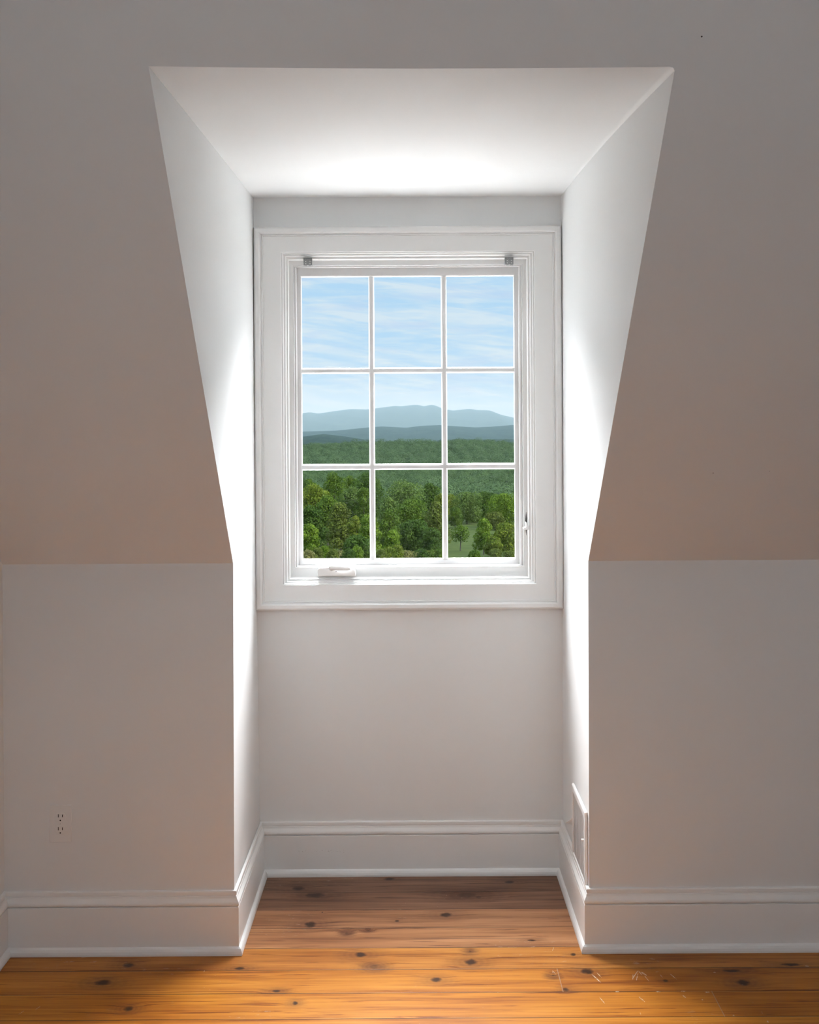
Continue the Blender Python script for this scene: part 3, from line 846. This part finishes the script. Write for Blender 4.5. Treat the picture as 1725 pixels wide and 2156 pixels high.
LM = {
    'green': leaf_mat('leaves_mid_green', (0.057, 0.109, 0.011), (0.144, 0.218, 0.021)),
    'dark': leaf_mat('leaves_dark_green', (0.039, 0.081, 0.011), (0.092, 0.155, 0.018)),
    'bright': leaf_mat('leaves_bright_green', (0.081, 0.149, 0.009), (0.196, 0.287, 0.021)),
    'yellow': leaf_mat('leaves_yellow_green', (0.098, 0.144, 0.011), (0.218, 0.259, 0.026)),
    'olive': leaf_mat('leaves_olive', (0.086, 0.115, 0.017), (0.172, 0.207, 0.032)),
    'pale': leaf_mat('leaves_pale_green', (0.081, 0.132, 0.026), (0.161, 0.230, 0.046)),
    'tan': leaf_mat('seeding_brush', (0.149, 0.149, 0.045), (0.322, 0.299, 0.098)),
}
M_BARK = simple('bark', (0.085, 0.07, 0.055), 0.9)

def quads_from(centres, normals, size, rg):
    n = len(centres)
    nrm = normals / np.linalg.norm(normals, axis=1, keepdims=True)
    a = rg.normal(size=(n, 3)); t1 = np.cross(nrm, a); t1 /= np.linalg.norm(t1, axis=1, keepdims=True)
    t2 = np.cross(nrm, t1)
    s = size[:, None] * 0.5
    q = np.stack([centres - t1 * s * 1.2, centres - t2 * s * .7 + nrm * s * .25, centres + t1 * s * 1.2, centres + t2 * s * .7 + nrm * s * .25], 1)
    return q.reshape(-1, 3)
def quad_object(name, verts, mat):
    n = len(verts) // 4
    me = bpy.data.meshes.new(name)
    me.vertices.add(n * 4); me.vertices.foreach_set('co', verts.astype(np.float32).ravel())
    me.loops.add(n * 4); me.loops.foreach_set('vertex_index', np.arange(n * 4, dtype=np.int32))
    me.polygons.add(n); me.polygons.foreach_set('loop_start', np.arange(0, n * 4, 4, dtype=np.int32))
    me.update(calc_edges=True); me.validate()
    me.materials.append(mat)
    o = bpy.data.objects.new(name, me); COL.objects.link(o)
    return o

def crown(rg, w, h, n_lobes, n_leaf, leaf, shape='round'):
    """leaf clumps on overlapping lobes; w, h = crown width and height, base at z = 0"""
    lob = []
    for i in range(n_lobes):
        u = (i + .5) / n_lobes
        zz = u * 0.86 + .06
        if shape == 'round': env = math.sin(math.pi * min(.97, max(.08, zz * .80 + .14))) ** .7
        elif shape == 'cone': env = (1 - zz) ** .65 * 1.05
        else: env = math.sin(math.pi * (zz * .72 + .22)) ** .9
        ang = i * 2.399 + rg.uniform(-.5, .5)
        rad = env * rg.uniform(.35, .80) * w * .5 if i < n_lobes - 2 else env * .15 * w
        R = w * rg.uniform(.17, .27) * (0.75 + .35 * env)
        lob.append((math.cos(ang) * rad, math.sin(ang) * rad, zz * h, R))
    # inner mass
    for u in (.25, .45, .65, .8):
        lob.append((0, 0, u * h, w * .27 * (1.15 - u * .4)))
    lob = np.array(lob)
    lob[:, 2] = np.clip(lob[:, 2], lob[:, 3] * .7, h - lob[:, 3] * .85)
    pick = rg.integers(0, len(lob), n_leaf)
    d = rg.normal(size=(n_leaf, 3)); d[:, 2] += .25; d /= np.linalg.norm(d, axis=1, keepdims=True)
    r = lob[pick, 3] * (0.70 + 0.36 * rg.random(n_leaf) ** .6)
    rough = 1 + .12 * np.sin(d[:, 0] * 9 + pick) * np.sin(d[:, 2] * 8 + d[:, 1] * 7)
    c = lob[pick, :3] + d * (r * rough)[:, None] * np.array([1, 1, .92])
    nrm = d + rg.normal(size=(n_leaf, 3)) * .55
    return quads_from(c, nrm, leaf * rg.uniform(.6, 1.3, n_leaf), rg)

def trunk_mesh(rg, h, r):
    V, Fc = [], []; n = 8
    def tube(p0, p1, r0, r1):
        a = Vector(p0); b = Vector(p1); dv = (b - a).normalized(); s1 = dv.orthogonal().normalized(); s2 = dv.cross(s1)
        o = len(V)
        for c, rr in ((a, r0), (b, r1)):
            for i in range(n):
                an = 2 * math.pi * i / n; V.append(c + s1 * math.cos(an) * rr + s2 * math.sin(an) * rr)
        for i in range(n): Fc.append((o + i, o + (i + 1) % n, o + n + (i + 1) % n, o + n + i))
    tube((0, 0, -.5), (0.1, 0, h * .45), r, r * .7); tube((0.1, 0, h * .45), (0, .1, h * .85), r * .7, r * .25)
    for k in range(7):
        an = k * 2.4; z0 = h * (.3 + .07 * k)
        tube((0.05, 0, z0), (math.cos(an) * h * .22, math.sin(an) * h * .22, z0 + h * .18), r * .35, r * .1)
    return V, Fc

# px centre, top px, width px, distance, kind, shape, label
TREES = [
    (630, 1001, 46, 330, 'dark', 'round', 'dark leafy tree at far left edge of the view, hidden behind the sash'),
    (652, 1006, 38, 345, 'green', 'round', 'small mid-green treetop at the far left of the back tree row'),
    (703, 995, 60, 320, 'green', 'round', 'round green tree, highest top in the left window column'),
    (738, 1002, 34, 350, 'green', 'round', 'narrow green treetop just right of the tallest left tree'),
    (774, 996, 74, 300, 'dark', 'round', 'dark green tree behind the left vertical window bar, top level with the horizontal bar'),
    (662, 1021, 78, 250, 'yellow', 'round', 'yellow-green broad tree at the left edge, below the dark treetops'),
    (742, 1025, 66, 262, 'pale', 'round', 'pale green broad tree left of the left window bar'),
    (765, 1023, 44, 256, 'green', 'round', 'mid-green tree directly left of the left window bar'),
    (690, 1044, 60, 235, 'green', 'round', 'green tree filling the gap behind the tall light tree at left'),
    (655, 1066, 64, 215, 'dark', 'round', 'dark tree low at the left edge'),
    (716, 1058, 60, 196, 'olive', 'cone', 'tall olive-green tree standing in front in the middle of the left column'),
    (650, 1103, 44, 186, 'bright', 'round', 'bright green rounded tree in the lower left corner'),
    (738, 1090, 30, 205, 'dark', 'round', 'narrow dark tree between the olive tree and the conical bright tree'),
    (747, 1086, 26, 188, 'yellow', 'round', 'small yellow-green treetop beside the olive tree'),
    (776, 1084, 62, 180, 'bright', 'cone', 'bright green conical tree crossing behind the left window bar'),
    (752, 1128, 62, 172, 'dark', 'round', 'low dark green bush tree at the foot of the left window bar'),
    (850, 1013, 96, 242, 'pale', 'round', 'largest broad tree filling the middle column, pale top'),
    (866, 1052, 74, 228, 'green', 'round', 'dense green tree in front of the largest broad tree'),
    (822, 1046, 52, 236, 'pale', 'round', 'pale green tree at the left side of the middle column'),
    (905, 1016, 50, 300, 'dark', 'round', 'blue-green round tree behind, right of the largest broad tree'),
    (929, 1036, 40, 270, 'yellow', 'round', 'light yellowish treetop left of the right window bar'),
    (817, 1072, 46, 200, 'green', 'round', 'mid-size green tree just right of the left window bar'),
    (826, 1116, 42, 184, 'bright', 'cone', 'bright narrow tree low in the middle column, left part'),
    (872, 1096, 70, 205, 'dark', 'round', 'deep green tree low in the centre of the middle column'),
    (918, 1054, 54, 222, 'olive', 'cone', 'brownish olive thin-leaved tree left of the right window bar'),
    (908, 1112, 46, 192, 'dark', 'round', 'dark tree below the brownish olive tree'),
    (950, 1041, 40, 330, 'yellow', 'round', 'yellow-green tree just right of the right window bar'),
    (983, 1037, 62, 320, 'pale', 'round', 'pale round tree in the right column, left of the dark one'),
    (958, 1068, 34, 300, 'green', 'round', 'green tree low behind the meadow at its left end'),
    (1021, 1036, 48, 330, 'dark', 'round', 'dark tree between the pale and bright trees of the right column'),
    (1042, 1040, 36, 345, 'green', 'round', 'mid-green tree behind the bright tree in the right column'),
    (1064, 1040, 66, 300, 'bright', 'round', 'bright green broad tree at the right edge'),
    (1000, 1076, 40, 330, 'dark', 'round', 'low dark tree at the back of the meadow'),
    (1042, 1078, 40, 290, 'olive', 'round', 'olive bushy tree under the bright tree at right'),
    (1018, 1092, 46, 196, 'bright', 'cone', 'bright green young tree standing in front on the meadow'),
    (1064, 1101, 58, 184, 'yellow', 'round', 'yellowish open tree in the lower right corner'),
    (1038, 1130, 36, 178, 'yellow', 'round', 'low yellow-green tree between the two front meadow trees'),
    (969, 1106, 38, 210, 'green', 'open', 'thin sapling with open branches on the meadow'),
]
for idx, (px, py, wpx, Y, kind_, shape, lab) in enumerate(TREES):
    rg = np.random.default_rng(100 + idx)
    c = onY(px, py, Y); gx = c.x; g = float(gz(np.array(gx), np.array(Y)))
    Ht = c.z - g; w = wpx * Y / F * 1.08
    root = empty('leafy_tree', (gx, Y, g), lab, 'tree', 'individual trees beyond the window')
    cb = Ht * (.10 if shape != 'open' else .35)
    if Ht - cb > w * 1.9 and shape == 'round': cb = Ht - w * 1.9
    nl = 16 if w > 5 else 11
    dens = 11000 if w > 6 else 7000
    if shape == 'open': dens = 1500
    q = crown(rg, w, Ht - cb, nl, dens, 0.31 if w > 5 else .25, shape)
    q[:, 2] += cb
    o = quad_object('crown', q, LM[kind_]); o.parent = root
    V, Fc = trunk_mesh(rg, Ht, max(.12, Ht * .018))
    o = link_mesh('trunk', V, Fc, M_BARK); o.parent = root

# brush along the bottom of the view
BR = [(648, 1158, 'tan'), (668, 1154, 'olive'), (684, 1150, 'bright'), (700, 1157, 'olive'), (716, 1160, 'tan'), (734, 1156, 'dark'), (752, 1150, 'bright'), (772, 1152, 'bright'),
      (802, 1158, 'olive'), (820, 1152, 'yellow'), (838, 1146, 'yellow'), (856, 1160, 'tan'), (872, 1163, 'tan'), (890, 1156, 'dark'), (908, 1160, 'olive'), (924, 1157, 'green'),
      (1000, 1158, 'green'), (1044, 1156, 'olive'), (1076, 1160, 'olive')]
BL = {'tan': 'pale seeding brush', 'olive': 'olive scrub bush', 'bright': 'bright green bush', 'dark': 'dark green bush', 'yellow': 'yellow-green bush', 'green': 'mid-green bush'}
def where(px):
    if px < 785: s = 'left column'; a_, b_ = 637, 777
    elif px < 935: s = 'middle column'; a_, b_ = 789, 930
    else: s = 'right column'; a_, b_ = 942, 1082
    u = (px - a_) / (b_ - a_)
    pos = ['near its left bar', 'left of its centre', 'at its centre', 'right of its centre', 'near its right bar'][min(4, max(0, int(u * 5)))]
    return s, pos
for idx, (px, py, kind_) in enumerate(BR):
    rg = np.random.default_rng(500 + idx)
    Y = 158 + (idx * 7 % 5) * 4
    c = onY(px, py, Y); g = float(gz(np.array(c.x), np.array(float(Y))))
    w = 26 * Y / F * 1.25
    s_, pos = where(px)
    if px in (772, 838, 872): pos += ', right twin'
    if px in (752, 820, 856): pos += ', left twin'
    q = crown(rg, w, max(1.0, c.z - g), 7, 2200, .17, 'round')
    o = quad_object('bush', q, LM[kind_]); o.location = (c.x, Y, g)
    tag(o, '%s low in the view, %s %s' % (BL[kind_], s_, pos), 'bush', 'bushes along the near edge of the wood')

# distant woods covering the hillsides: far more crowns than anyone could count
def woods(name, y0, y1, step, rad, per, leaf, mat, margin=0.155, keep=None):
    rg = np.random.default_rng(int(y0))
    pts = []
    y = y0
    while y < y1:
        hw = margin * y + 6
        n = int(2 * hw / step)
        x = (np.arange(n) / n * 2 - 1) * hw + rg.uniform(-.45, .45, n) * step
        yy = y + rg.uniform(-.5, .5, n) * step
        pts.append(np.stack([x, yy], 1)); y += step
    P = np.concatenate(pts)
    if keep is not None: P = P[keep(P[:, 0], P[:, 1])]
    n = len(P)
    R = rad * rg.uniform(.7, 1.25, n)
    z_ = gz(P[:, 0], P[:, 1]) + R * rg.uniform(.1, 1.0, n)
    cen = np.repeat(np.stack([P[:, 0], P[:, 1], z_], 1), per, 0); RR = np.repeat(R, per)
    d = rg.normal(size=(n * per, 3)); d[:, 2] = np.abs(d[:, 2]) * .9; d[:, 1] = -np.abs(d[:, 1]) * .9 + .25 * rg.normal(size=n * per)
    d /= np.linalg.norm(d, axis=1, keepdims=True)
    c = cen + d * (RR * rg.uniform(.82, 1.06, n * per))[:, None]
    q = quads_from(c, d + rg.normal(size=d.shape) * .22, leaf * rg.uniform(.7, 1.3, n * per), rg)
    return quad_object(name, q, mat)
M_W1 = leaf_mat('wood_canopy_near', (0.047, 0.081, 0.030), (0.093, 0.145, 0.051), .15)
M_W2 = leaf_mat('wood_canopy_far', (0.050, 0.083, 0.038), (0.091, 0.140, 0.058), .15)
for m_, sc1 in ((M_W1, .07), (M_W2, .05)):
    for n_ in m_.node_tree.nodes:
        if n_.type == 'TEX_NOISE': n_.inputs['Scale'].default_value = sc1 if n_.inputs['Scale'].default_value < 1 else sc1 * 4
o = woods('distant_wood', 560, 1450, 12.0, 7.6, 200, 1.1, M_W1, .26)
tag(o, 'dense deciduous wood on the valley floor beyond the nearer trees', 'forest', kind='stuff')
o = woods('hillside_wood', 1480, 2750, 15.0, 9.6, 190, 1.35, M_W2, .22)
tag(o, 'wooded green hill crest below the blue ridges', 'forest', kind='stuff')

def outside_view(X, Y):
    px = CX + X / Y * F
    return ((px < 570) | (px > 1125)) & (Y < 530)
o = woods('flanking_wood', 190, 560, 8.5, 5.2, 260, .75, M_W1, .30, outside_view)
tag(o, 'broadleaf wood carrying on to both sides of the window view', 'forest', kind='stuff')

# ridges as terrain bodies
def ridge(name, sil, Ytop, Yfront, Yback, base_drop, mat, label, bumps, seed, back_drop):
    rg = np.random.default_rng(seed)
    sx_, sy_ = np.array(sil, float).T
    nx_, ny_ = 260, 60
    u = np.linspace(-1, 1, nx_)
    half = 0.30 * Ytop
    X = u * half
    px = CX + X / Ytop * F
    crest = EYE.z - (np.interp(px, sx_, sy_) - CY - 0.006 * (CX - px) * 1.0) / F * Ytop
    ph = rg.uniform(0, 6.28, 12); fr = rg.uniform(.6, 3.2, (12, 2))
    rows = []
    vs = np.concatenate([np.linspace(0, 1, 40), 1 + np.linspace(0.05, 1, 20)])
    for v in vs:
        if v <= 1: Yv = Yfront + (Ytop - Yfront) * v; prof = np.sin(v * math.pi / 2) ** 1.1; zb_ = EYE.z - base_drop
        else: Yv = Ytop + (Yback - Ytop) * (v - 1); prof = math.cos((v - 1) * math.pi / 2); zb_ = EYE.z - back_drop
        z_ = zb_ + (crest - zb_) * prof
        nn = sum(np.sin(X / (half * .06) * f[0] + v * 9 * f[1] + p_) for f, p_ in zip(fr, ph)) / 12
        z_ = z_ + nn * bumps * (1 - abs(prof)) * 2.5 * (1 if v < 1 else 0)
        rows.append(np.stack([X * (Yv / Ytop) ** .5, np.full(nx_, Yv), z_], 1))
    V = np.concatenate(rows); m_ = len(vs)
    # keep pixel alignment of the crest row
    Fc = [(j * nx_ + i, j * nx_ + i + 1, (j + 1) * nx_ + i + 1, (j + 1) * nx_ + i) for j in range(m_ - 1) for i in range(nx_ - 1)]
    o = link_mesh(name, V, Fc, mat, smooth=True)
    o['kind'] = 'structure'
    return o
def ridge_mat(name, a_, b_, sc):
    m, t, p = new_mat(name)
    co = t.node('ShaderNodeTexCoord').outputs['Object']
    s = t.sep(co)
    vec = t.comb(t.m('MULTIPLY', s[0], sc), t.m('MULTIPLY', s[1], sc * .25), t.m('MULTIPLY', s[2], sc * 3))
    t.put(p.inputs['Base Color'], t.mix(t.smooth(t.noise(vec, 1.0, 6, .65), .35, .65), a_, b_))
    p.inputs['Roughness'].default_value = 0.95; p.inputs['Specular IOR Level'].default_value = 0.0
    b = t.node('ShaderNodeBump'); b.inputs['Strength'].default_value = .6; b.inputs['Distance'].default_value = 8
    t.put(b.inputs['Height'], t.noise(vec, 2.0, 5, .7)); t.put(p.inputs['Normal'], b.outputs[0])
    return m
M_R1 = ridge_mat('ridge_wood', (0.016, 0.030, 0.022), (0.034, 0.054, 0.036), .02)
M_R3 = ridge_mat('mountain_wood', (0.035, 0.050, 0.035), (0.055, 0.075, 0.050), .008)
SIL3 = [(560, 872), (639, 870.5), (654.5, 868), (672, 871), (706, 866), (741, 861.5), (775, 862.4), (792.5, 860), (833, 855), (844, 856), (870, 853), (882, 853), (893, 856), (907.5, 852.6), (916, 854),
        (930.5, 860), (942, 862.7), (953.5, 864.7), (988, 861), (1002, 863.5), (1028, 864), (1051, 873), (1080, 879.6), (1160, 884)]
SIL2 = [(560, 911), (639, 908.7), (706, 907), (741, 903.5), (777, 899.8), (804, 897.8), (856, 900.6), (887, 896.6), (927.6, 895), (942, 896.3), (1002, 900), (1037, 898.4), (1080, 895), (1160, 893)]
SIL1 = [(560, 925), (639, 919), (680, 914), (720, 918.5), (775, 927), (820, 933), (870, 934), (925, 928), (970, 924), (1010, 926), (1080, 925), (1160, 930)]
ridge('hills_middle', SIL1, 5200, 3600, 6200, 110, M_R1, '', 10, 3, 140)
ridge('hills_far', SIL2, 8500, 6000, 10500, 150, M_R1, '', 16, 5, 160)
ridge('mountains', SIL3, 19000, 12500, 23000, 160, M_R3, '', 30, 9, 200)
# land between
V = [(-9000, 4000, -200), (9000, 4000, -200), (14000, 40000, -260), (-14000, 40000, -260)]
link_mesh('valley_land', V, [(0, 1, 2, 3)], M_R1, kind='structure')

# haze lying over the distance
M_HAZE = bpy.data.materials.new('distance_haze'); M_HAZE.use_nodes = True
t = NT(M_HAZE.node_tree)
for n in list(t.n): t.n.remove(n)
o_ = t.node('ShaderNodeOutputMaterial'); vs_ = t.node('ShaderNodeVolumeScatter')
vs_.inputs['Color'].default_value = (0.53, 0.69, 0.76, 1); vs_.inputs['Density'].default_value = HAZE_DENSITY
t.l.new(vs_.outputs[0], o_.inputs['Volume'])
V, Fc = box(-12000, 12000, 2800, 26000, -400, 300)
hz = link_mesh('haze', V, Fc, M_HAZE)
tag(hz, 'pale blue haze lying over the distant hills', 'haze', kind='stuff')
